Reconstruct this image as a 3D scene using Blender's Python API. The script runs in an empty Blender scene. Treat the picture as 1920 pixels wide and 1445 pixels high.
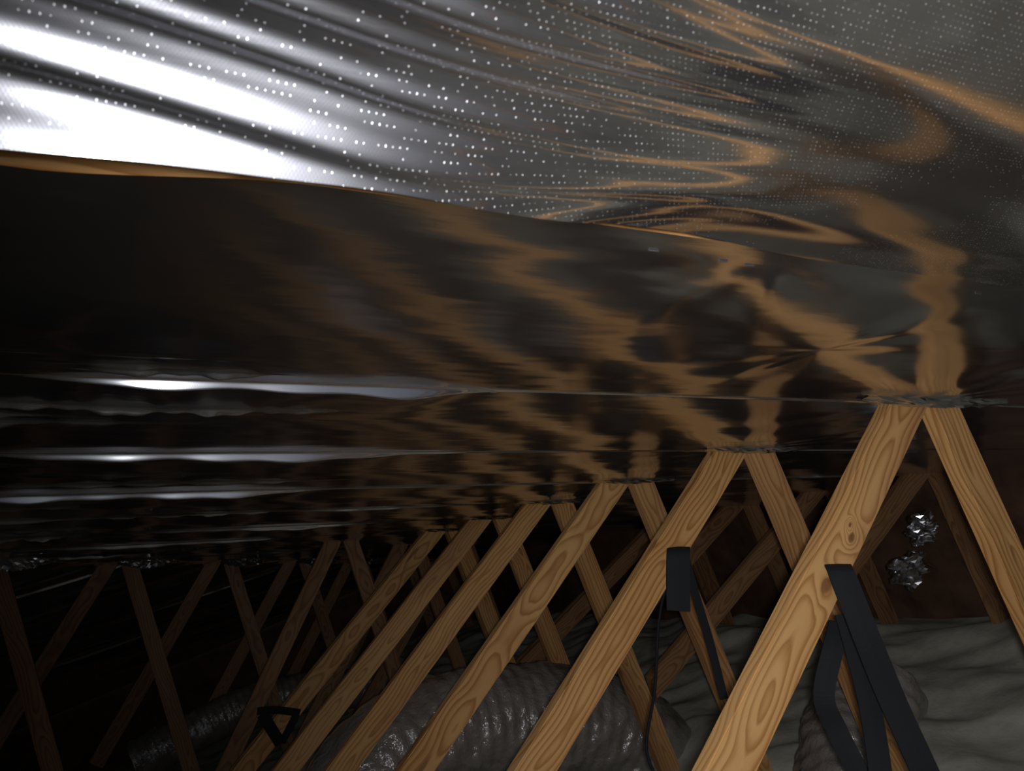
import bpy, bmesh, math, random
import numpy as np
from mathutils import Vector, Matrix
random.seed(7)
SC = bpy.context.scene
COL = SC.collection

# ------------------------------------------------------------------ frame of the place
# X runs horizontally down the slope to the right, Y along the row of trusses, Z up.
PITCH = math.radians(15)
CP, SP = math.cos(PITCH), math.sin(PITCH)
ZC = 1.27                 # eye height above the insulation
H = 0.316                 # distance from the eye to the underside of the rafters
def W(a, h, u): return Vector((h, a, u + ZC))
def WB(a, b, c): return Vector((b * CP + c * SP, a, c * CP - b * SP + ZC))
def roof_u(h): return H / CP - math.tan(PITCH) * h     # height of the rafter undersides over h
HIP0 = 5.35               # the hip plane starts where y - HIP0 = h

# ------------------------------------------------------------------ camera
F = 1500.0
vA = Vector((230 - 960, 722.5 - 1152, F)).normalized()
yb = 722.5 - 830
vB = Vector((-(vA.y * yb + vA.z * F) / vA.x, yb, F)).normalized()
vC = vA.cross(vB)
eB, eA, eC = Vector((CP, 0, -SP)), Vector((0, 1, 0)), Vector((SP, 0, CP))
def camdir(i): return eB * vB[i] + eA * vA[i] + eC * vC[i]
right, up, fwd = camdir(0), camdir(1), camdir(2)
cam_data = bpy.data.cameras.new('camera')
cam_data.sensor_width = 36
cam_data.lens = 36 * F / 1920
cam_data.clip_start = 0.02
cam = bpy.data.objects.new('camera', cam_data)
R = Matrix((right, up, -fwd)).transposed().to_4x4()
R.translation = Vector((0, 0, ZC))
cam.matrix_world = R
COL.objects.link(cam)
SC.camera = cam
cam_data.dof.use_dof = True
cam_data.dof.focus_distance = 1.9
cam_data.dof.aperture_fstop = 14
def ray(x, y): return right * (x - 960) + up * (722.5 - y) + fwd * F
def at_a(x, y, a):
    d = ray(x, y); return Vector((0, 0, ZC)) + d * (a / d.y)
def at_z(x, y, z):
    d = ray(x, y); return Vector((0, 0, ZC)) + d * ((z - ZC) / d.z)

# ------------------------------------------------------------------ light and exposure
wd = bpy.data.worlds.new('attic_fill'); SC.world = wd; wd.use_nodes = True
wd.node_tree.nodes['Background'].inputs[0].default_value = (0.72, 0.8, 1, 1)
wd.node_tree.nodes['Background'].inputs[1].default_value = 0.10  # bluish fill added to lift the dark foil, enters by the open back
fl = bpy.data.lights.new('phone_flash', 'SPOT')
fl.energy = 74; fl.shadow_soft_size = 0.016; fl.color = (0.96, 0.97, 1.0)
fl.spot_size = math.radians(120); fl.spot_blend = 1.0
flo = bpy.data.objects.new('phone_flash', fl)
flo.location = Vector((0, 0, ZC)) + right * 0.012 + up * 0.008 - fwd * 0.03
flo.rotation_euler = (-(fwd + right * 0.36 + up * 0.05)).to_track_quat('Z', 'Y').to_euler()
COL.objects.link(flo)
vs = SC.view_settings
SC.display_settings.display_device = 'sRGB'
vs.view_transform = 'Standard'; vs.look = 'None'; vs.gamma = 1; vs.use_curve_mapping = False
vs.exposure = 0.0
SC.cycles.max_bounces = 8
SC.cycles.glossy_bounces = 6
SC.cycles.sample_clamp_indirect = 3.0
SC.cycles.use_denoising = True

# ------------------------------------------------------------------ helpers
def obj(name, bm_or_me, mat=None, parent=None, smooth=False, mw=None):
    if isinstance(bm_or_me, bmesh.types.BMesh):
        me = bpy.data.meshes.new(name); bm_or_me.normal_update(); bm_or_me.to_mesh(me); bm_or_me.free()
    else: me = bm_or_me
    if smooth:
        me.polygons.foreach_set('use_smooth', [True] * len(me.polygons))
    o = bpy.data.objects.new(name, me); COL.objects.link(o)
    if mat: me.materials.append(mat)
    if parent: o.parent = parent
    if mw is not None:
        o.matrix_local = mw if not parent else Matrix.Translation(-parent.location) @ mw
    elif parent: o.matrix_local = Matrix.Translation(-parent.location)
    return o
def tag(o, label=None, cat=None, group=None, kind=None):
    if label: o['label'] = label
    if cat: o['category'] = cat
    if group: o['group'] = group
    if kind: o['kind'] = kind
    return o
def empty(name, loc, label, cat, group=None):
    o = bpy.data.objects.new(name, None); o.empty_display_size = 0.1
    COL.objects.link(o); o.location = loc
    return tag(o, label, cat, group)

# ------------------------------------------------------------------ node helper
class NT:
    def __init__(s, name):
        s.m = bpy.data.materials.new(name); s.m.use_nodes = True
        s.t = s.m.node_tree; s.t.nodes.clear()
        s.out = s.t.nodes.new('ShaderNodeOutputMaterial')
        s.b = s.n('ShaderNodeBsdfPrincipled'); s.l(s.b.outputs[0], s.out.inputs[0])
    def n(s, typ, **kw):
        nd = s.t.nodes.new(typ)
        for k, v in kw.items(): setattr(nd, k, v)
        return nd
    def l(s, a, b): s.t.links.new(a, b)
    def put(s, sock, v):
        if isinstance(v, bpy.types.NodeSocket): s.l(v, sock)
        else: sock.default_value = v
    def math(s, op, a, b=None, c=None, clamp=False):
        nd = s.n('ShaderNodeMath', operation=op); nd.use_clamp = clamp
        for i, v in enumerate((a, b, c)):
            if v is not None: s.put(nd.inputs[i], v)
        return nd.outputs[0]
    def vmath(s, op, a, b=None):
        nd = s.n('ShaderNodeVectorMath', operation=op)
        s.put(nd.inputs[0], a)
        if b is not None: s.put(nd.inputs[1], b)
        return nd.outputs[1] if op in ('LENGTH', 'DISTANCE') else nd.outputs[0]
    def noise(s, vec, scale, detail=2, rough=0.5, dist=0):
        nd = s.n('ShaderNodeTexNoise'); s.l(vec, nd.inputs['Vector'])
        nd.inputs['Scale'].default_value = scale; nd.inputs['Detail'].default_value = detail
        nd.inputs['Roughness'].default_value = rough; nd.inputs['Distortion'].default_value = dist
        return nd.outputs[0]
    def ramp(s, fac, stops):
        nd = s.n('ShaderNodeValToRGB'); s.l(fac, nd.inputs[0])
        e = nd.color_ramp.elements
        while len(e) < len(stops): e.new(0.5)
        for q, (p, c) in zip(e, stops): q.position = p; q.color = (*c, 1)
        return nd.outputs[0]
    def mix(s, fac, a, b):
        nd = s.n('ShaderNodeMix', data_type='RGBA')
        s.put(nd.inputs[0], fac); s.put(nd.inputs[6], a if isinstance(a, bpy.types.NodeSocket) else (*a, 1))
        s.put(nd.inputs[7], b if isinstance(b, bpy.types.NodeSocket) else (*b, 1))
        return nd.outputs[2]
    def bump(s, h, strength, dist):
        nd = s.n('ShaderNodeBump'); s.l(h, nd.inputs['Height'])
        nd.inputs['Strength'].default_value = strength; nd.inputs['Distance'].default_value = dist
        s.l(nd.outputs[0], s.b.inputs['Normal']); return nd.outputs[0]

def wood(name, knots=(), tone=1.0, light=(0.54, 0.305, 0.118), dark=(0.30, 0.130, 0.034)):
    m = NT(name)
    tc = m.n('ShaderNodeTexCoord'); oi = m.n('ShaderNodeObjectInfo')
    p = tc.outputs['Object']
    rnd = oi.outputs['Random']
    # pith axis off to one side, wandering along the board
    sep = m.n('ShaderNodeSeparateXYZ'); m.l(p, sep.inputs[0])
    X, Y, Z = sep.outputs
    zoff = m.math('MULTIPLY_ADD', rnd, 37.0, Z)
    cz = m.n('ShaderNodeCombineXYZ'); m.l(zoff, cz.inputs[2])
    wob = m.noise(cz.outputs[0], 1.7, 2, 0.5)
    wob2 = m.noise(cz.outputs[0], 4.0, 1, 0.5)
    x2 = m.math('ADD', X, m.math('MULTIPLY', m.math('SUBTRACT', wob, 0.5), 0.16))
    y2 = m.math('ADD', m.math('ADD', Y, m.math('MULTIPLY', m.math('SUBTRACT', wob2, 0.5), 0.07)), m.math('MULTIPLY_ADD', rnd, 0.04, 0.012))
    r = m.math('SQRT', m.math('ADD', m.math('MULTIPLY', x2, x2), m.math('MULTIPLY', m.math('MULTIPLY', y2, y2), 2.2)))
    cv = m.n('ShaderNodeCombineXYZ'); m.l(m.math('MULTIPLY', X, 14.0), cv.inputs[0]); m.l(m.math('MULTIPLY', Y, 14.0), cv.inputs[1]); m.l(m.math('MULTIPLY', zoff, 2.1), cv.inputs[2])
    r = m.math('ADD', r, m.math('MULTIPLY', m.noise(cv.outputs[0], 1.0, 3, 0.5), 0.030))
    kd = None
    for (kx, kz, ks) in knots:
        c = m.n('ShaderNodeCombineXYZ'); m.l(m.math('MULTIPLY', m.math('SUBTRACT', X, kx), 1.0 / ks), c.inputs[0])
        m.l(m.math('MULTIPLY', m.math('SUBTRACT', Z, kz), 0.62 / ks), c.inputs[2])
        d = m.vmath('LENGTH', c.outputs[0])
        g = m.math('EXPONENT', m.math('MULTIPLY', m.math('MULTIPLY', d, d), -0.16))
        r = m.math('ADD', r, m.math('MULTIPLY', g, 0.052))
        spot = m.math('SUBTRACT', 1.0, m.math('SMOOTH_MIN', m.math('MULTIPLY', m.math('POWER', d, 5.0), 1.0), 1.0, 0.2), clamp=True)
        kd = spot if kd is None else m.math('MAXIMUM', kd, spot)
    ring = m.math('FRACT', m.math('MULTIPLY', r, 74.0))
    ringc = m.ramp(ring, [(0.0, (0.02,) * 3), (0.40, (0.18,) * 3), (0.84, (1,) * 3), (1.0, (0.05,) * 3)])
    fine = m.n('ShaderNodeCombineXYZ'); m.l(m.math('MULTIPLY', X, 420.0), fine.inputs[0]); m.l(m.math('MULTIPLY', Y, 420.0), fine.inputs[1]); m.l(m.math('MULTIPLY', zoff, 9.0), fine.inputs[2])
    fib = m.noise(fine.outputs[0], 1.0, 2, 0.6)
    zone = m.noise(cv.outputs[0], 0.5, 2, 0.5)
    fac = m.math('ADD', m.math('MULTIPLY', ringc, 0.9), m.math('MULTIPLY', m.math('SUBTRACT', zone, 0.47), 1.9), clamp=True)
    fac = m.math('ADD', fac, m.math('MULTIPLY', m.math('SUBTRACT', fib, 0.5), 0.38), clamp=True)
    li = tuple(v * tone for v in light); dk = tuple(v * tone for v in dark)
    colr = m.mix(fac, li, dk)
    # small natural knots anywhere on the board
    vor = m.n('ShaderNodeTexVoronoi'); m.l(m.vmath('MULTIPLY', cv.outputs[0], (1.0, 1.0, 0.9)), vor.inputs['Vector']); vor.inputs['Scale'].default_value = 0.8
    sp = m.ramp(vor.outputs['Distance'], [(0.0, (1,) * 3), (0.07, (1,) * 3), (0.11, (0,) * 3), (1, (0,) * 3)])
    colr = m.mix(m.math('MULTIPLY', sp, 0.75), colr, (0.16 * tone, 0.065 * tone, 0.022 * tone))
    if kd is not None: colr = m.mix(m.math('MULTIPLY', kd, 0.85), colr, (0.15, 0.06, 0.02))
    # reddish weather stain in long patches
    st = m.noise(cv.outputs[0], 0.23, 2, 0.5)
    colr = m.mix(m.ramp(st, [(0.0, (0,) * 3), (0.56, (0,) * 3), (0.66, (0.5,) * 3), (1, (0.6,) * 3)]), colr, (0.20 * tone, 0.085 * tone, 0.05 * tone))
    m.l(colr, m.b.inputs['Base Color']); m.b.inputs['Roughness'].default_value = 0.62
    m.b.inputs['Specular IOR Level'].default_value = 0.3
    m.bump(m.math('ADD', ring, fib), 0.25, 0.0012)
    return m.m

def foil(name, rough=0.10, dots=True, haze=0.10, calm=1.0):
    # aluminised woven sheet: "uv" layer holds metres (along the strip, across the strip)
    m = NT(name)
    uv = m.n('ShaderNodeUVMap', uv_map='metres')
    sep = m.n('ShaderNodeSeparateXYZ'); m.l(uv.outputs[0], sep.inputs[0])
    U, V = sep.outputs[0], sep.outputs[1]
    oi = m.n('ShaderNodeObjectInfo')
    def vec(su, sv):
        c = m.n('ShaderNodeCombineXYZ'); m.l(m.math('MULTIPLY', U, su), c.inputs[0]); m.l(m.math('MULTIPLY', V, sv), c.inputs[1]); m.l(m.math('MULTIPLY', oi.outputs['Random'], 50.0), c.inputs[2]); return c.outputs[0]
    n1 = m.noise(vec(6, 45), 1.0, 3, 0.5)
    n2 = m.noise(vec(40, 260), 1.0, 2, 0.6)
    n3 = m.noise(vec(5, 14), 1.0, 2, 0.5)
    # weave: fine cross threads
    w = m.math('MULTIPLY', m.math('SINE', m.math('MULTIPLY', U, 2 * math.pi / 0.0022)), m.math('SINE', m.math('MULTIPLY', V, 2 * math.pi / 0.0022)))
    hgt = m.math('ADD', m.math('MULTIPLY', n1, 0.20 * calm), m.math('MULTIPLY', n2, 0.055))
    hgt = m.math('ADD', hgt, m.math('MULTIPLY', n3, 1.7 * calm))
    hgt = m.math('ADD', hgt, m.math('MULTIPLY', w, 0.007))
    m.b.inputs['Metallic'].default_value = 1.0
    base = (0.66, 0.66, 0.68)
    if dots:
        # staggered needle perforations whose torn rims scatter the light
        g = 0.0043
        uu = m.math('DIVIDE', U, g); vv = m.math('DIVIDE', V, g * 0.9)
        row = m.math('FLOOR', vv)
        u2 = m.math('FRACT', m.math('ADD', uu, m.math('MULTIPLY', row, 0.36)))
        du = m.math('ABSOLUTE', m.math('SUBTRACT', u2, 0.5)); dv = m.math('ABSOLUTE', m.math('SUBTRACT', m.math('FRACT', vv), 0.5))
        d = m.math('ADD', m.math('MULTIPLY', du, 1.0), m.math('MULTIPLY', dv, 0.8))
        cell = m.n('ShaderNodeCombineXYZ'); m.l(m.math('FLOOR', m.math('ADD', uu, m.math('MULTIPLY', row, 0.36))), cell.inputs[0]); m.l(row, cell.inputs[1])
        wn = m.n('ShaderNodeTexWhiteNoise', noise_dimensions='2D'); m.l(cell.outputs[0], wn.inputs['Vector'])
        patch = m.noise(vec(2.2, 5), 1.0, 1, 0.5)
        size = m.math('MULTIPLY', m.math('MULTIPLY_ADD', wn.outputs[0], 0.115, 0.0), 1.0)
        dot = m.math('LESS_THAN', d, size)
        keep = m.math('GREATER_THAN', m.math('ADD', patch, m.math('MULTIPLY', wn.outputs[0], 0.25)), 0.60)
        dot = m.math('MULTIPLY', dot, keep)
        m.l(m.math('MULTIPLY_ADD', dot, 0.48, rough), m.b.inputs['Roughness'])
        m.l(m.mix(dot, base, (0.95, 0.95, 0.97)), m.b.inputs['Base Color'])
    else:
        m.b.inputs['Roughness'].default_value = rough
        m.b.inputs['Base Color'].default_value = (*base, 1)
    m.bump(hgt, 1.0, 0.00075)
    nrm = m.b.inputs['Normal'].links[0].from_socket
    # a broad haze lobe under the sharp one
    g2 = m.n('ShaderNodeBsdfAnisotropic'); g2.inputs['Color'].default_value = (0.66, 0.66, 0.72, 1); g2.inputs['Roughness'].default_value = 0.36
    m.l(nrm, g2.inputs['Normal'])
    mx = m.n('ShaderNodeMixShader'); mx.inputs[0].default_value = haze
    m.l(m.b.outputs[0], mx.inputs[1]); m.l(g2.outputs[0], mx.inputs[2]); m.l(mx.outputs[0], m.out.inputs[0])
    return m.m

def plain(name, col, rough=0.6, metal=0.0, noise=None, coat=0.0, spec=0.5):
    m = NT(name)
    m.b.inputs['Roughness'].default_value = rough; m.b.inputs['Metallic'].default_value = metal
    m.b.inputs['Coat Weight'].default_value = coat; m.b.inputs['Coat Roughness'].default_value = 0.11
    m.b.inputs['Specular IOR Level'].default_value = spec; m.b.inputs['Coat IOR'].default_value = 2.0
    tc = m.n('ShaderNodeTexCoord')
    if noise:
        sc, amt, bd = noise
        n = m.noise(tc.outputs['Object'], sc, 5, 0.6)
        m.l(m.mix(m.ramp(n, [(0.3, (0,) * 3), (0.7, (1,) * 3)]), tuple(c * (1 - amt) for c in col), tuple(min(1, c * (1 + amt)) for c in col)), m.b.inputs['Base Color'])
        m.bump(n, 0.8, bd)
    else: m.b.inputs['Base Color'].default_value = (*col, 1)
    if coat: m.l(m.b.inputs['Normal'].links[0].from_socket, m.b.inputs['Coat Normal'])
    return m.m

M_WOOD = wood('pine_lumber')
M_WOOD_DIM = wood('pine_lumber_dimmed', tone=0.78, light=(0.42, 0.23, 0.11), dark=(0.24, 0.105, 0.045))  # darker, browner pine copy: flash falloff over distance put into the colour
M_WOOD0 = wood('pine_lumber_knotty', knots=((0.008, 0.629, 0.0125), (0.012, 0.752, 0.0085), (-0.004, 0.772, 0.004)))
M_FOIL = foil('perforated_foil', 0.11, haze=0.15, calm=0.35)
M_FOILF = foil('foil_sheet_plain', 0.12, dots=False, haze=0.14)
M_FOILC = plain('crumpled_foil', (0.6, 0.6, 0.62), 0.22, 1.0)
M_OSB = plain('roof_sheathing', (0.30, 0.19, 0.10), 0.8, noise=(30, 0.4, 0.002))
M_INS = plain('fibreglass_blanket', (0.47, 0.46, 0.375), 0.95, noise=(7, 0.22, 0.012), spec=0.1)
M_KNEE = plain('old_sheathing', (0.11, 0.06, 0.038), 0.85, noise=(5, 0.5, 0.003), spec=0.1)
M_DRY = plain('drywall', (0.5, 0.5, 0.48), 0.9)
M_STRAP = plain('black_webbing', (0.0065, 0.007, 0.009), 0.75, noise=(300, 0.2, 0.0005), spec=0.25)
M_STEEL = plain('galvanised_plate', (0.5, 0.5, 0.5), 0.35, 1.0, noise=(60, 0.2, 0.0005))
M_DUCT = plain('duct_jacket', (0.20, 0.175, 0.15), 0.5, 0.0, noise=(14, 0.2, 0.024), coat=1.0)

# ------------------------------------------------------------------ noise for cloth-like surfaces
rng = np.random.default_rng(11)
def waves(n, fa, fb, seed):
    r = np.random.default_rng(seed)
    return [(r.uniform(0.4, 1) * fa * r.choice([-1, 1]), r.uniform(-1, 1) * fb, r.uniform(0, 6.28), r.uniform(0.5, 1)) for _ in range(n)]
def wsum(ws, A, B):
    o = np.zeros_like(A)
    for ka, kb, ph, am in ws: o += am * np.sin(6.283 * (ka * A + kb * B) + ph)
    return o / math.sqrt(len(ws))
def fan(A, B, a0, b0, n, amp, R, seed, rmin=0.02):
    da, db = A - a0, B - b0
    r = np.hypot(da, db); th = np.arctan2(da, db)
    rr = np.random.default_rng(seed)
    o = np.zeros_like(A)
    for i in range(3): o += np.sin(n * (0.7 + 0.45 * i) * th + rr.uniform(0, 6.28)) / (1 + i * 0.6)
    return amp * o * (r / (r + rmin)) * (r / R) * np.exp(-(r / R) ** 1.3)
def sstep(x, a, b):
    t = np.clip((x - a) / (b - a), 0, 1); return t * t * (3 - 2 * t)

def grid_mesh(name, P, U, V):
    # P: (n, m, 3) world points, U, V metres on the sheet
    n, m = U.shape
    me = bpy.data.meshes.new(name)
    idx = np.arange(n * m).reshape(n, m)
    f = np.stack([idx[:-1, :-1], idx[:-1, 1:], idx[1:, 1:], idx[1:, :-1]], -1).reshape(-1, 4)
    me.vertices.add(n * m); me.vertices.foreach_set('co', P.reshape(-1).astype(np.float32))
    me.loops.add(f.size); me.loops.foreach_set('vertex_index', f.reshape(-1).astype(np.int32))
    me.polygons.add(len(f)); me.polygons.foreach_set('loop_start', np.arange(0, f.size, 4, dtype=np.int32))
    me.polygons.foreach_set('use_smooth', np.ones(len(f), dtype=bool))
    me.update(calc_edges=True)
    uvl = me.uv_layers.new(name='metres')
    uv = np.stack([U.reshape(-1)[f.reshape(-1)], V.reshape(-1)[f.reshape(-1)]], -1)
    uvl.data.foreach_set('uv', uv.reshape(-1).astype(np.float32))
    return me
def roof_pts(A, B, C):
    return np.stack([B * CP + C * SP, A, C * CP - B * SP + ZC], -1)

# ------------------------------------------------------------------ setting: sheathing, floor
def quad_slab(name, pts, th, mat, kind='structure'):
    bm = bmesh.new()
    lo = [bm.verts.new(p) for p in pts]; hi = [bm.verts.new(Vector(p) + Vector((0, 0, th))) for p in pts]
    n = len(pts)
    bm.faces.new(lo[::-1]); bm.faces.new(hi)
    for i in range(n): bm.faces.new((lo[i], lo[(i + 1) % n], hi[(i + 1) % n], hi[i]))
    o = obj(name, bm, mat); o['kind'] = kind; return o
RID = -2.6                # the ridge lies this far to the left
def main_top(h, y): return W(y, h, roof_u(h) + 0.10)
Y0, Y1 = -2.4, 8.8
EAVE = 3.42
YR = RID + HIP0
quad_slab('ceiling', [main_top(RID, Y0), main_top(EAVE, Y0), main_top(EAVE, EAVE + HIP0), main_top(RID, YR)], 0.012, M_OSB)
def lft(h, y): return W(y, h, roof_u(2 * RID - h) + 0.10)
quad_slab('ceiling', [lft(RID, Y0), lft(RID, YR), lft(2 * RID - EAVE, HIP0 + EAVE), lft(2 * RID - EAVE, Y0)], 0.012, M_OSB)
quad_slab('ceiling', [main_top(RID, YR), main_top(EAVE, EAVE + HIP0), lft(RID - 8.2, EAVE + HIP0)], 0.012, M_OSB)
XL = 2 * RID - EAVE
quad_slab('floor', [W(Y0, XL, -1.52), W(Y0, EAVE + 0.02, -1.52), W(8.8, EAVE + 0.02, -1.52), W(8.8, XL, -1.52)], 0.012, M_DRY)
HW = 1.52 + roof_u(EAVE) + 0.08
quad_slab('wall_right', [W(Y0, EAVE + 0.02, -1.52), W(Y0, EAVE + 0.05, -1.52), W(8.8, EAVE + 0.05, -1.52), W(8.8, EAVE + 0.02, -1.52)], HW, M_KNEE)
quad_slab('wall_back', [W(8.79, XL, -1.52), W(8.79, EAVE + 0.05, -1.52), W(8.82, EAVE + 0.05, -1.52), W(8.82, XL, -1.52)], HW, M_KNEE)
# insulation blanket covering the floor
def ins_h(X, Y):
    w1 = waves(10, 0.9, 0.9, 3); w2 = waves(10, 2.6, 2.6, 4); w3 = waves(14, 6, 6, 5)
    return 0.035 * wsum(w1, X, Y) + 0.022 * wsum(w2, X, Y) + 0.006 * wsum(w3, X, Y)
X, Y = np.meshgrid(np.linspace(-6, 3.43, 300), np.linspace(-2.3, 8.77, 320))
Zi = ins_h(X, Y) + 0.06 * np.exp(-((X - 3.2) / 0.7) ** 2 - ((Y - 1.6) / 1.6) ** 2)
P = np.stack([X, Y, Zi], -1)
o = obj('insulation_blanket', grid_mesh('insulation_blanket', P, X, Y), M_INS)
tag(o, 'pale grey-green fibreglass insulation covering the attic floor between the trusses', 'insulation', kind='stuff')

# ------------------------------------------------------------------ trusses
def member(name, p0, p1, a, parent, mat=M_WOOD, wid=0.089, th=0.038, cuts=(), bev=0.003):
    """board with centre line p0-p1 given as (h, u), wide face square to Y, front face at y = a"""
    P0, P1 = W(a + th / 2, *p0), W(a + th / 2, *p1)
    L = (P1 - P0).length; mid = (P0 + P1) / 2
    z = (P0 - P1).normalized(); y = Vector((0, 1, 0)); x = y.cross(z).normalized()
    mw = Matrix((x, y, z)).transposed().to_4x4(); mw.translation = mid
    bm = bmesh.new()
    bmesh.ops.create_cube(bm, size=1)
    for v in bm.verts: v.co = Vector((v.co.x * wid, v.co.y * th, v.co.z * L))
    bmesh.ops.bevel(bm, geom=[e for e in bm.edges if abs((e.verts[0].co - e.verts[1].co).z) > L / 2], offset=bev, segments=2, affect='EDGES')
    inv = mw.inverted()
    for (co, no) in cuts:
        c = inv @ co; nn = (inv.to_3x3() @ no).normalized()
        r = bmesh.ops.bisect_plane(bm, geom=bm.verts[:] + bm.edges[:] + bm.faces[:], plane_co=c, plane_no=nn, clear_outer=True)
        es = [e for e in r['geom_cut'] if isinstance(e, bmesh.types.BMEdge)]
        if es: bmesh.ops.holes_fill(bm, edges=es)
    return obj(name, bm, mat, parent, mw=mw)
UB = -1.36                # centre of bottom chords, buried in the blanket
NB = [(-1.15), (1.575), (3.15)]       # b of the top nodes
def hu(b, c): return (b * CP + c * SP, c * CP - b * SP)
roofcut = lambda a, d=0.0: (WB(a, 0, H - 0.0005 + d), eC)
def pl(a, b, hh=0.075, w=0.16):
    pass
def common_truss(a, label, k, group, mat=M_WOOD, hmin=RID, hmax=EAVE, thick=0.038, plies=1):
    t = empty('roof_truss', W(a, 1.6, -1.4), label, 'roof truss', group)
    hmin = max(hmin, a - HIP0 + 0.04)
    for pz in range(plies):
        aa = a + pz * (thick + 0.001)
        member('top_chord', hu(hmin / CP, H + 0.0445), hu(hmax / CP, H + 0.0445), aa, t)
        member('bottom_chord', (hmin, UB), (EAVE, UB), aa, t)
        for i, b in enumerate(NB):
            if (i == 2 and a < 2.2) or (i == 0 and (a > 2 or a > hmin + HIP0 - 1.5)): continue
            bl, br = b - 0.065, b + 0.060
            # diagonal falling to the left, upright falling almost plumb to the right
            bo = bl + 0.092; p0 = hu(bo, H + 0.055); d = Vector((-0.605, -0.63)); q = hu(bo + d.x, H + 0.055 + d.y)
            slope = (q[1] - p0[1]) / (q[0] - p0[0])
            ue = UB + 0.05
            if i == 2:
                slope = slope * 0.62
            he = p0[0] + (ue - p0[1]) / slope
            if he > hmin - 0.1 or i > 0:
                he = max(he, hmin); ue2 = p0[1] + slope * (he - p0[0])
                member('web', p0, (he, ue2), aa, t, mat if i == 1 else (M_WOOD_DIM if i == 2 else M_WOOD), cuts=[roofcut(aa), (W(aa, 0, UB + 0.045), Vector((0, 0, -1)))] + ([(W(aa, 1.81, 0), Vector((-1, 0, 0)))] if i == 2 else []))
            p0 = hu(br - 0.002, H + 0.06); p1 = hu(br + 0.248, H + 0.06 - 0.72)
            s = (p1[0] - p0[0]) / (p1[1] - p0[1]); ue = UB + 0.02
            member('web', p0, (p0[0] + s * (ue - p0[1]), ue), aa, t, M_WOOD_DIM if i == 2 else M_WOOD, cuts=[roofcut(aa), (W(aa, 0, UB + 0.045), Vector((0, 0, -1)))])
    return t
GA = [0.575 - 1.22, 0.575 - 0.61, 0.575, 1.165, 1.755, 2.365, 2.955, 3.565, 4.20]
glab = ['pine roof truss furthest behind the viewpoint', 'pine roof truss level with the viewpoint',
        'nearest pine roof truss, its rafter edge bare along the first foil sheet at left',
        'pine roof truss with the two big knots in its web, black straps beside it',
        'pine roof truss second from the right, small knot in its diagonal web',
        'pine roof truss third from the right, arched brown grain on its diagonal web',
        'pine roof truss fourth from the right, slim diagonal over the duct',
        'pine roof truss fifth from the right, plain brown diagonal left of the duct',
        'double-thickness pine girder truss, leftmost diagonal of the lit row']
for i, a in enumerate(GA):
    common_truss(a, glab[i], i, 'pine trusses in a row under the foil', mat=M_WOOD0 if i == 3 else M_WOOD, plies=2 if i == 8 else 1)

# hip trusses: sloping chord on the right, level chord on the left of the hip line
def hip_truss(a, label):
    hx = a - HIP0; ut = roof_u(hx) 
    t = empty('hip_truss', W(a, max(hx, 0), -1.4), label, 'roof truss', 'stepped-down trusses under the far hip')
    dth = 0.0445 / CP
    member('top_chord', (hx + 0.02, ut + dth), (EAVE, roof_u(EAVE) + dth), a, t, M_WOOD_DIM)
    member('flat_chord', (-4.4, ut + 0.0445), (hx + 0.03, ut + 0.0445), a, t, M_WOOD_DIM)
    member('bottom_chord', (-4.4, UB), (EAVE, UB), a, t, M_WOOD_DIM)
    cut = [(W(a, 0, ut), Vector((0, 0, 1))), (W(a, 0, UB + 0.045), Vector((0, 0, -1)))]
    h = hx
    for j in range(4):
        if h < -4 or (j == 1 and hx > 0.3): break
        member('web', (h + 0.05, ut + 0.03), (h + 0.10, UB + 0.02), a, t, M_WOOD_DIM, cuts=cut)
        member('web', (h - 0.02, ut + 0.03), (h - 1.02, max(ut - 0.98, UB + 0.02)), a, t, M_WOOD_DIM, cuts=cut)
        h -= 1.75
    b = hx + 1.75
    if b < EAVE - 0.3:
        uu = roof_u(b); c2 = [roofcut(a), cut[1]]
        member('web', (b + 0.05, uu + 0.03), (b + 0.10, UB + 0.02), a, t, M_WOOD_DIM, cuts=c2)
        member('web', (b - 0.04, uu + 0.03), (b - 1.3, UB + 0.02), a, t, M_WOOD_DIM, cuts=c2)
    return t
HA = [4.81, 5.40, 6.02, 6.63, 7.24, 7.85, 8.46]
hlab = ['dim hip truss at the far left edge, first behind the double girder',
        'dim hip truss with crumpled foil on its peak, second behind the girder',
        'dim hip truss with a foil tag on its peak, third behind the girder',
        'dim hip truss with crossing webs left of the girder, fourth behind the girder',
        'dark hip truss just left of the girder diagonal, fifth behind the girder',
        'dark hip truss sixth behind the girder', 'dark low hip truss furthest from the viewpoint']
for a, lb in zip(HA, hlab): hip_truss(a, lb)

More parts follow.
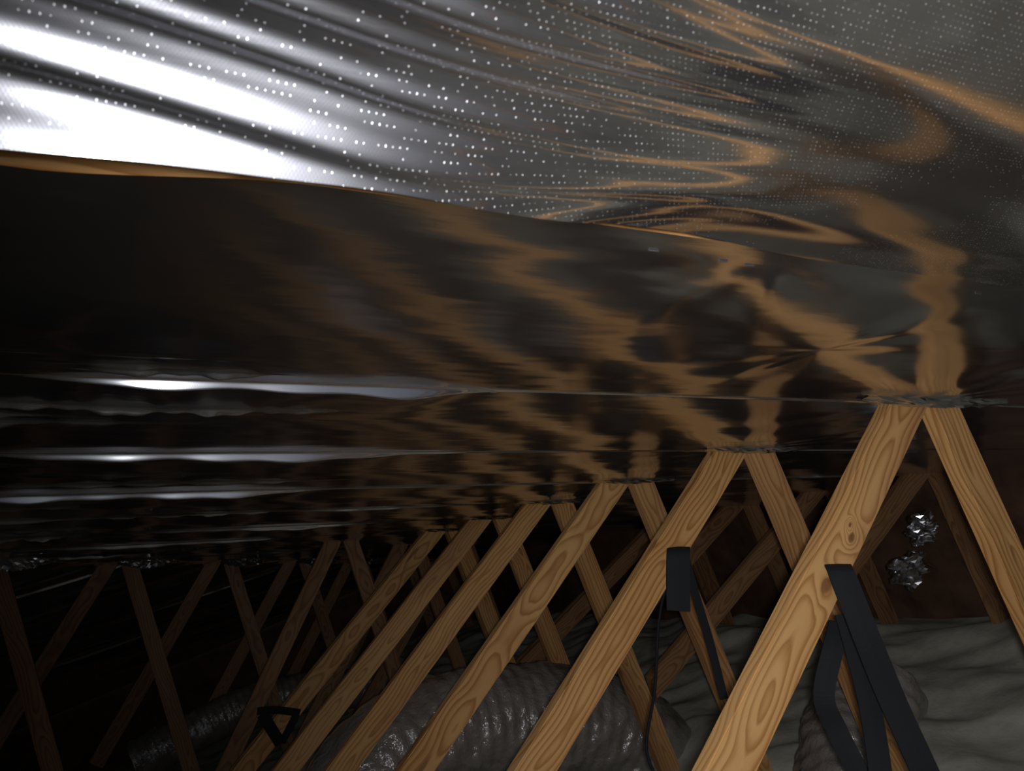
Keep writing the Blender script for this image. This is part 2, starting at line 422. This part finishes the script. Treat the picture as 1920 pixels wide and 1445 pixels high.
# ------------------------------------------------------------------ foil sheets on the main slope
EDGES = GA + HA
def lipg(k, B):
    """how far the near edge of the sheet hangs open below rafter k"""
    if k == 3: return 0.0155 * sstep(B, -0.16, 0.06) * (1 - 0.85 * sstep(B, 0.38, 0.56)) * (1 - sstep(B, 2.2, 2.6))
    if k == 4: return 0.018 * sstep(B, -0.3, 0.0) * (1 - 0.9 * sstep(B, 0.2, 0.85))
    if k == 5: return 0.018 * sstep(B, -0.5, -0.2) * (1 - 0.8 * sstep(B, 0.2, 0.6))
    if k > 5: return 0.016 * (0.5 + 0.5 * np.sin(B * 3.1 + k * 1.7)) * (1 - sstep(B, 0.6, 1.4))
    return 0.0 * B
slab = ['foil sheet behind the viewpoint, closest to the gable', 'large foil sheet across the top of the picture with rows of bright pinholes',
        'foil sheet in the middle with the fan of creases and mirrored webs',
        'foil strip under the long open slit, between first and second web pairs',
        'foil strip above the peak of the third pair of webs', 'foil strip above the peak of the fourth pair of webs',
        'foil strip above the peak of the fifth pair of webs', 'foil strip against the double girder truss',
        'foil strip just behind the double girder', 'foil strip second behind the double girder', 'foil strip third behind the double girder',
        'foil strip fourth behind the double girder', 'foil strip fifth behind the double girder', 'foil strip sixth behind the double girder',
        'foil strip seventh behind the double girder', 'foil strip furthest behind the double girder']
sheets = []
for k in range(len(EDGES) - 1):
    a0, a1 = EDGES[k], EDGES[k + 1]
    near = k in (1, 2, 3)
    na = 150 if near else (70 if k < 8 else 36)
    nb = 620 if near else (420 if k < 8 else 240)
    b0 = -2.6 if k < 8 else (a0 - HIP0) / CP
    if k < 8: b0 = max(-2.6, (a1 - HIP0 + 0.05) / CP)
    b1 = 3.50
    # denser columns where the picture looks
    t = np.linspace(0, 1, nb); bb = b0 + (b1 - b0) * t
    if near: bb = np.concatenate([np.linspace(b0, -0.4, 60, endpoint=False), np.linspace(-0.4, 1.9, 480, endpoint=False), np.linspace(1.9, b1, 80)])
    rr = np.random.default_rng(900 + k)
    cre = []              # sharp tucks: position across, centre and half length along, depth, width
    if k == 2: cre = [(0.93, 0.06, 0.10, 0.010, 0.0050), (0.885, 0.02, 0.09, 0.006, 0.004), (0.80, -0.02, 0.16, 0.0012, 0.008)]
    elif k > 2: cre = [(rr.uniform(0.15, 0.95), rr.uniform(-0.45, 0.25), rr.uniform(0.10, 0.35), rr.uniform(0.006, 0.013), rr.uniform(0.003, 0.005)) for _ in range(3 if k < 8 else 5)]
    s = [np.linspace(0, 1, na), np.linspace(0, 0.028, 26)]
    for (sc, bc, bl, dp_, wd_) in cre:
        q = np.linspace(-3, 3, 15) * wd_ / (a1 - a0); s.append(np.clip(sc + q, 0, 1))
    s = np.unique(np.round(np.concatenate(s), 5))
    S, B = np.meshgrid(s, bb, indexing='ij')
    Ast = np.full_like(B, a0 + 0.012); Aen = np.full_like(B, a1 + 0.010)
    if k == 2: Ast = 0.575 + 0.032 - 0.034 * sstep(B, -0.09, 0.13)
    A = Ast + (Aen - Ast) * S
    Lm = (S * (a1 - a0))
    env = np.sin(np.pi * np.clip(S, 0, 1)) ** 0.8
    C = -0.010 * np.sin(np.pi * S)
    ws = waves(12, 4.0, 0.55, 100 + k); wf = waves(16, 11, 1.8, 200 + k)
    amp = {0: 0.0026, 1: 0.0026, 2: 0.0017}.get(k, 0.0018)
    C = C + amp * env * wsum(ws, A, B + 0.1 * np.sin(A * 9)) + 0.00022 * env * wsum(wf, A, B)
    # creases running out from the nodes at both rafters
    C = C + env * fan(A, B, a1, 1.575, 9, 0.0035, 0.5, k) + env * fan(A, B, a0, 1.575, 8, 0.0025, 0.45, k + 50)
    for (sc, bc, bl, dp_, wd_) in cre:
        ac = a0 + sc * (a1 - a0) + 0.02 * np.sin(B * 6 + sc * 40) * (B - bc)
        C = C - dp_ * np.exp(-((A - ac) / wd_) ** 2) * np.exp(-((B - bc) / bl) ** 4) * (0.8 + 0.3 * np.sin(B * 45 + sc * 9) + 0.15 * np.sin(B * 131))
    if k == 2:
        C = C + 1.0 * (fan(A, B, 0.58, 0.62, 5, 0.0050, 0.20, 5) + fan(A, B, 0.58, 0.52, 4, 0.003, 0.2, 6)) * sstep(A, 0.60, 0.66)
        C = C + env * fan(A, B, 0.85, 0.95, 5, 0.005, 0.22, 8)
    g = lipg(k, B)
    wob = 1 + 0.22 * np.sin(B * 11 + k) + 0.12 * np.sin(B * 37 + 2 * k)
    C = C - g * wob * sstep(Lm, 0.0, 0.0055) * np.exp(-np.maximum(Lm - 0.0055, 0) / 0.12)
    C = H - 0.0022 + C
    if k == 1:
        # the left part of this sheet has come loose and hangs from the rafter before; its free edge
        # dips towards the viewer, the right part is still stapled to the next rafter
        loose = 1 - sstep(B, 0.10, 0.80)
        fac = 1 - 0.25 * loose
        ea, ec = 0.569 * fac - 0.011 * loose + 0.010 * (1 - loose), (H - 0.006) * fac
        phi = np.radians(50) * (1 - sstep(B, -0.05, 0.62))
        s0a, s0c = a0 + 0.012, H - 0.0022
        L2 = 0.108 + 0.03 * (1 - loose)
        p1a, p1c = s0a + 0.2, s0c - 0.004
        p2a, p2c = ea - L2 * np.cos(phi), ec + L2 * np.sin(phi)
        q = 1 - S
        A = q ** 3 * s0a + 3 * q * q * S * p1a + 3 * q * S * S * p2a + S ** 3 * ea
        Cb = q ** 3 * s0c + 3 * q * q * S * p1c + 3 * q * S * S * p2c + S ** 3 * ec
        tip = sstep(S, 0.3, 0.6)
        # long folds drawn out of the node at the far right
        th = np.arctan2(0.62 - A, 1.9 - B)
        near_ = 1 - sstep(B, -0.05, 0.5)
        t2 = (0.62 - A) * (1 + 0.28 * (B - 0.1)) * 1.0 + 0.004 * np.sin(B * 5)
        fold = (0.0046 * loose + 0.0012) * np.sin(th * (70 + 26 * near_) + 1.5) + 0.0028 * near_ * np.sin(t2 * 215 + 0.6) + 0.0011 * near_ * np.sin(t2 * 410 + 2 + 3 * B)
        C = Cb + (0.6 + 0.4 * loose) * tip * fold + amp * env * wsum(ws, A, B) * 0.9 * (1 - 0.5 * tip)
        C = C - 0.0030 * np.exp(-((S - 0.86) / 0.05) ** 2) * sstep(B, 0.05, 0.3) * (1 - sstep(B, 0.6, 1.3))
        # curled rim
    if k >= 8:   # gather the sheet along the hip line
        B = np.maximum(B, (A - HIP0 + 0.02) / CP)
    me = grid_mesh('foil_sheet', roof_pts(A, B, C), B, A)
    o = obj('foil_sheet', me, M_FOIL if k < 2 else M_FOILF)
    tag(o, slab[k], 'foil sheet', 'reflective foil strips stapled under the main roof slope')
    sheets.append(o)

# crumpled gathers of foil where the webs meet the rafter
def crumple(name, a, b, wa, wb, drop, seed, mat=M_FOILF, parent=None, n=12, m=26):
    r = np.random.default_rng(seed)
    S, T = np.meshgrid(np.linspace(0, 1, n), np.linspace(0, 1, m), indexing='ij')
    A = a + (S - 0.5) * wa + r.normal(0, wa * 0.03, S.shape)
    B = b + (T - 0.5) * wb + r.normal(0, wb * 0.010, S.shape)
    C = H - 0.003 - drop * (np.sin(np.pi * S) * (0.4 + 0.6 * np.sin(np.pi * T)) * (0.75 + 0.5 * r.random(S.shape)))
    me = grid_mesh(name, roof_pts(A, B, C), B, A)
    me.polygons.foreach_set('use_smooth', np.zeros(len(me.polygons), dtype=bool))
    return obj(name, me, mat, parent)
for k in range(3, 9):
    crumple('foil_fold', GA[k] - 0.018, 1.60, 0.040, 0.46 if k == 3 else 0.34, 0.016 if k == 3 else 0.013, 20 + k, parent=sheets[k - 1], n=9, m=17)
for k in range(0, 5):
    hx = HA[k] - HIP0
    crumple('foil_fold', HA[k] - 0.02, hx / CP + 0.08, 0.06, 0.34, 0.05, 40 + k, parent=sheets[8 + k])

# ------------------------------------------------------------------ foil on the hip plane
def hip_u(y): return H / CP - math.tan(PITCH) * (y - HIP0)
hl = ['hip foil strip nearest the girder at far left', 'hip foil strip second down at far left', 'hip foil strip third down the far hip',
      'hip foil strip fourth down the far hip', 'hip foil strip fifth down the far hip', 'lowest hip foil strip by the far eave']
for k in range(len(HA) - 1):
    a0, a1 = HA[k] + 0.075, HA[k + 1] - 0.012
    S, Xh = np.meshgrid(np.unique(np.concatenate([np.linspace(0, 1, 190), np.linspace(0, 0.03, 16)])), np.linspace(-4.2, HA[k + 1] - HIP0, 260), indexing='ij')
    A = a0 + (a1 - a0) * S
    Xc = np.minimum(Xh, A - HIP0)
    env = np.sin(np.pi * S) ** 0.7
    Z = H / CP - math.tan(PITCH) * (A - HIP0) - 0.004 - 0.018 * np.sin(np.pi * S)
    Z = Z + env * (0.007 * wsum(waves(12, 3.4, 0.8, 300 + k), A, Xc) + 0.0020 * wsum(waves(16, 9, 3.2, 400 + k), A, Xc))
    Z = Z - 0.022 * (0.5 + 0.5 * np.sin(Xc * 2.3 + k * 2.1)) ** 2 * sstep(S * (a1 - a0), 0, 0.005) * np.exp(-S * (a1 - a0) / 0.1)
    rh = np.random.default_rng(700 + k)
    for _ in range(5):      # short sharp tucks
        sc, bc, bl, dd = rh.uniform(0.1, 0.9), rh.uniform(-1.4, 1.2), rh.uniform(0.05, 0.28), rh.uniform(0.012, 0.022)
        Z = Z - dd * np.exp(-((S - sc) * (a1 - a0) / 0.009) ** 2) * np.exp(-((Xc - bc) / bl) ** 4) * (0.8 + 0.3 * np.sin(Xc * 37 + k))
    P = np.stack([Xc, A, Z + ZC], -1)
    o = obj('foil_sheet', grid_mesh('foil_sheet', P, Xc, A), M_FOILF)
    tag(o, hl[k], 'foil sheet', 'foil strips under the far hip slope')
# ------------------------------------------------------------------ staples in the second sheet
def staple(a, b, parent):
    bm = bmesh.new()
    p0, p1 = WB(a, b - 0.0055, H - 0.0052), WB(a, b + 0.0055, H - 0.0052)
    for (q0, q1) in ((p0, p1), (p0, p0 + eC * 0.005), (p1, p1 + eC * 0.005)):
        d = (q1 - q0); L = d.length
        mt = Matrix.Translation((q0 + q1) / 2) @ d.to_track_quat('Z', 'Y').to_matrix().to_4x4() @ Matrix.Diagonal((0.0012, 0.0012, L, 1))
        bmesh.ops.create_cube(bm, size=1, matrix=mt)
    return obj('staple', bm, M_STEEL, parent)
for (a, b) in ((0.606, 0.470), (0.610, 0.562), (0.612, 0.60), (0.612, 0.98), (0.612, 1.35)): staple(a, b, sheets[2])
for kk, bs in ((3, (0.92, 1.25, 0.55)), (4, (1.05, 1.8, 0.7)), (5, (1.2, 0.8))):
    for b in bs: staple(GA[kk] + 0.02, b, sheets[kk])

# ------------------------------------------------------------------ ribbons and tubes
def catmull(pts, n):
    pts = [Vector(p) for p in pts]; out = []
    P = [pts[0] * 2 - pts[1]] + pts + [pts[-1] * 2 - pts[-2]]
    for i in range(1, len(P) - 2):
        for j in range(n):
            t = j / n; a, b, c, d = P[i - 1], P[i], P[i + 1], P[i + 2]
            out.append(0.5 * ((2 * b) + (-a + c) * t + (2 * a - 5 * b + 4 * c - d) * t * t + (-a + 3 * b - 3 * c + d) * t ** 3))
    out.append(pts[-1]); return out
def ribbon(name, pts, wdir, wid, th, mat, parent=None, n=10, twist=0.0):
    path = catmull(pts, n); bm = bmesh.new(); rings = []
    N = len(path)
    for i, p in enumerate(path):
        t = (path[min(i + 1, N - 1)] - path[max(i - 1, 0)]).normalized()
        w = (wdir - t * wdir.dot(t)).normalized()
        w = Matrix.Rotation(twist * i / N, 3, t) @ w
        nn = t.cross(w)
        rings.append([bm.verts.new(p + w * (x * wid / 2) + nn * (y * th / 2)) for x, y in ((-1, -1), (0, -1.3), (1, -1), (1, 1), (0, 1.3), (-1, 1))])
    for r0, r1 in zip(rings, rings[1:]):
        for j in range(6): bm.faces.new((r0[j], r0[(j + 1) % 6], r1[(j + 1) % 6], r1[j]))
    bm.faces.new(rings[0][::-1]); bm.faces.new(rings[-1])
    bmesh.ops.recalc_face_normals(bm, faces=bm.faces)
    return obj(name, bm, mat, parent)
def tube(name, pts, rad, mat, parent=None, n=10, seg=28, rib=0.0, pitch=0.05, seed=0, wrinkle=0.0, squash=1.0):
    path = catmull(pts, n)
    ls = [0]
    for a, b in zip(path, path[1:]): ls.append(ls[-1] + (b - a).length)
    tot = ls[-1]; step = pitch / 9 if rib else tot / len(path); M = max(8, int(tot / step))
    bm = bmesh.new(); rings = []
    r = np.random.default_rng(seed); ph = r.uniform(0, 6.28, 8)
    j = 0; up0 = Vector((0, 0, 1))
    for i in range(M + 1):
        l = tot * i / M
        while j < len(ls) - 2 and ls[j + 1] < l: j += 1
        f = (l - ls[j]) / max(1e-6, ls[j + 1] - ls[j]); p = path[j].lerp(path[j + 1], f)
        t0 = (path[j + 1] - path[j]).normalized(); t1 = (path[min(j + 2, len(path) - 1)] - path[min(j + 1, len(path) - 2)]).normalized()
        t = t0.lerp(t1, f).normalized()
        x = t.cross(up0)
        x = x.normalized() if x.length > 0.05 else Vector((1, 0, 0)); y = x.cross(t)
        ring = []
        for q in range(seg):
            th = 2 * math.pi * q / seg
            rr = rad
            if rib:
                s = (l / pitch + q / seg) % 1.0
                rr += rib * math.cos(2 * math.pi * s)
            if wrinkle:
                rr += wrinkle * (math.sin(th * 3 + l * 11 + ph[0]) * math.sin(l * 17 + ph[1] + 2 * math.sin(th * 2)) + 0.9 * math.sin(th * 7 - l * 37 + ph[2]) + 0.2 * math.sin(th * 11 + l * 71 + ph[3]))
            ring.append(bm.verts.new(p + x * (rr * math.cos(th)) + y * (rr * math.sin(th) * squash)))
        rings.append(ring)
    for r0, r1 in zip(rings, rings[1:]):
        for q in range(seg): bm.faces.new((r0[q], r0[(q + 1) % seg], r1[(q + 1) % seg], r1[q]))
    bm.faces.new(rings[0][::-1]); bm.faces.new(rings[-1])
    bmesh.ops.recalc_face_normals(bm, faces=bm.faces)
    return obj(name, bm, mat, parent, smooth=True)

# flexible ducts on the insulation
def dp(x, y, a): return at_a(x, y, a)
t = empty('flexible_duct', W(3.2, 1.2, -1.27), 'large ribbed flexible duct in shiny grey jacket behind the diagonal webs', 'duct')
tube('jacket', [dp(640, 1640, 3.25), dp(690, 1470, 3.27), dp(810, 1380, 3.29), dp(960, 1350, 3.29), dp(1110, 1355, 3.27), dp(1210, 1410, 3.25), dp(1250, 1500, 3.24), dp(1270, 1640, 3.23)], 0.228, M_DUCT, t, rib=0.0022, pitch=0.055, wrinkle=0.0045, seg=56)
t = empty('flexible_duct', W(1.4, 2.3, -1.27), 'crinkled flexible duct at lower right behind the black straps', 'duct')
tube('jacket', [dp(1640, 1275, 2.17), dp(1615, 1335, 2.16), dp(1600, 1420, 2.11), dp(1600, 1540, 2.04), dp(1600, 1700, 1.99)], 0.168, M_DUCT, t, rib=0.0024, pitch=0.05, wrinkle=0.006, seg=56, seed=4)
t = empty('flexible_duct', W(7.0, 0.2, -1.27), 'small dark duct far away at lower left with silver glints', 'duct')
tube('jacket', [dp(250, 1430, 6.34), dp(350, 1378, 6.34), dp(450, 1330, 6.34), dp(560, 1300, 6.34), dp(700, 1290, 6.34), dp(800, 1290, 6.34)], 0.14, M_DUCT, t, rib=0.003, pitch=0.05, wrinkle=0.003, seg=40, seed=6)

# black hanging straps
aW = GA[3]
t = empty('duct_strap', at_a(1600, 1100, aW), 'wide black strap hooked over the knotty diagonal web', 'strap')
f = aW - 0.012
ribbon('band', [at_a(1566, 1062, aW + 0.05), at_a(1572, 1062, f - 0.004), at_a(1590, 1105, f - 0.02), at_a(1625, 1195, f - 0.03), at_a(1672, 1310, f - 0.03), at_a(1740, 1460, f - 0.05), at_a(1800, 1600, f - 0.06)], right, 0.050, 0.004, M_STRAP, t)
ribbon('band', [at_a(1585, 1150, f + 0.06), at_a(1607, 1230, f + 0.05), at_a(1632, 1330, f + 0.03), at_a(1652, 1460, f), at_a(1665, 1600, f)], right, 0.042, 0.004, M_STRAP, t)
t = empty('duct_strap', at_a(1570, 1170, aW + 0.1), 'black strap with a kinked tail hanging left of the wide strap', 'strap')
ribbon('band', [at_a(1573, 1166, aW + 0.06), at_a(1562, 1215, aW + 0.08), at_a(1545, 1305, aW + 0.10), at_a(1570, 1370, aW + 0.10), at_a(1615, 1460, aW + 0.08), at_a(1680, 1600, aW + 0.05)], right, 0.040, 0.004, M_STRAP, t, twist=0.7)
a2 = GA[4]
t = empty('duct_strap', at_a(1275, 1035, a2), 'black strap folded over the second diagonal web, narrow tail behind', 'strap')
ribbon('band', [at_a(1272, 1030, a2 + 0.06), at_a(1272, 1031, a2 - 0.012), at_a(1271, 1075, a2 - 0.018), at_a(1272, 1145, a2 - 0.02)], right, 0.060, 0.008, M_STRAP, t)
ribbon('band', [at_a(1284, 1040, a2 + 0.05), at_a(1300, 1100, a2 + 0.07), at_a(1330, 1200, a2 + 0.09), at_a(1358, 1310, a2 + 0.1)], right, 0.022, 0.004, M_STRAP, t)
t = tube('hanging_cord', [at_a(1258, 1060, a2 + 0.07), at_a(1236, 1160, a2 + 0.1), at_a(1228, 1290, a2 + 0.1), at_a(1212, 1400, a2 + 0.08), at_a(1236, 1470, a2 + 0.05)], 0.004, M_STRAP, seg=8)
tag(t, 'thin dark cord hanging beside the second diagonal web in front of the duct', 'cord')
a8 = GA[8] - 0.012
t = empty('duct_strap', at_a(500, 1340, a8), 'small black strap looped in a triangle on the girder diagonal', 'strap')
ribbon('band', [at_a(482, 1333, a8), at_a(520, 1331, a8 - 0.01), at_a(562, 1336, a8)], camdir(1), 0.035, 0.005, M_STRAP, t)
ribbon('band', [at_a(492, 1338, a8 - 0.01), at_a(508, 1365, a8 - 0.02), at_a(526, 1394, a8 - 0.02)], right, 0.055, 0.005, M_STRAP, t)
ribbon('band', [at_a(556, 1338, a8), at_a(540, 1370, a8 - 0.005), at_a(528, 1392, a8 - 0.02)], right, 0.035, 0.005, M_STRAP, t)

# crumpled foil scraps caught on the upright web behind the right-hand truss
for (x, y, sz, sd, lb) in ((1728, 992, 0.13, 3, 'crumpled silver foil scrap caught high behind the rightmost web'), (1705, 1066, 0.15, 5, 'lower crumpled silver foil scrap under the first one behind the rightmost web')):
    r = np.random.default_rng(sd); c = at_a(x, y, GA[5] - 0.022)
    bm = bmesh.new(); bmesh.ops.create_icosphere(bm, subdivisions=4, radius=1)
    for v in bm.verts:
        q_ = v.co; n = 1 + 0.28 * math.sin(4 * q_.x + 3 * q_.z + sd) * math.sin(5 * q_.z - 3 * q_.x) + 0.07 * math.sin(11 * q_.x + 9 * q_.z) + r.normal(0, 0.014)
        v.co = c + Vector((v.co.x * sz * 0.75 * n, v.co.y * 0.025 * n + 0.012 * math.sin(9 * q_.x + 4 * q_.z) + 0.006 * math.sin(23 * q_.z - 8 * q_.x), v.co.z * sz * 0.45 * n))
    tag(obj('foil_scrap', bm, M_FOILC), lb, 'foil scrap')
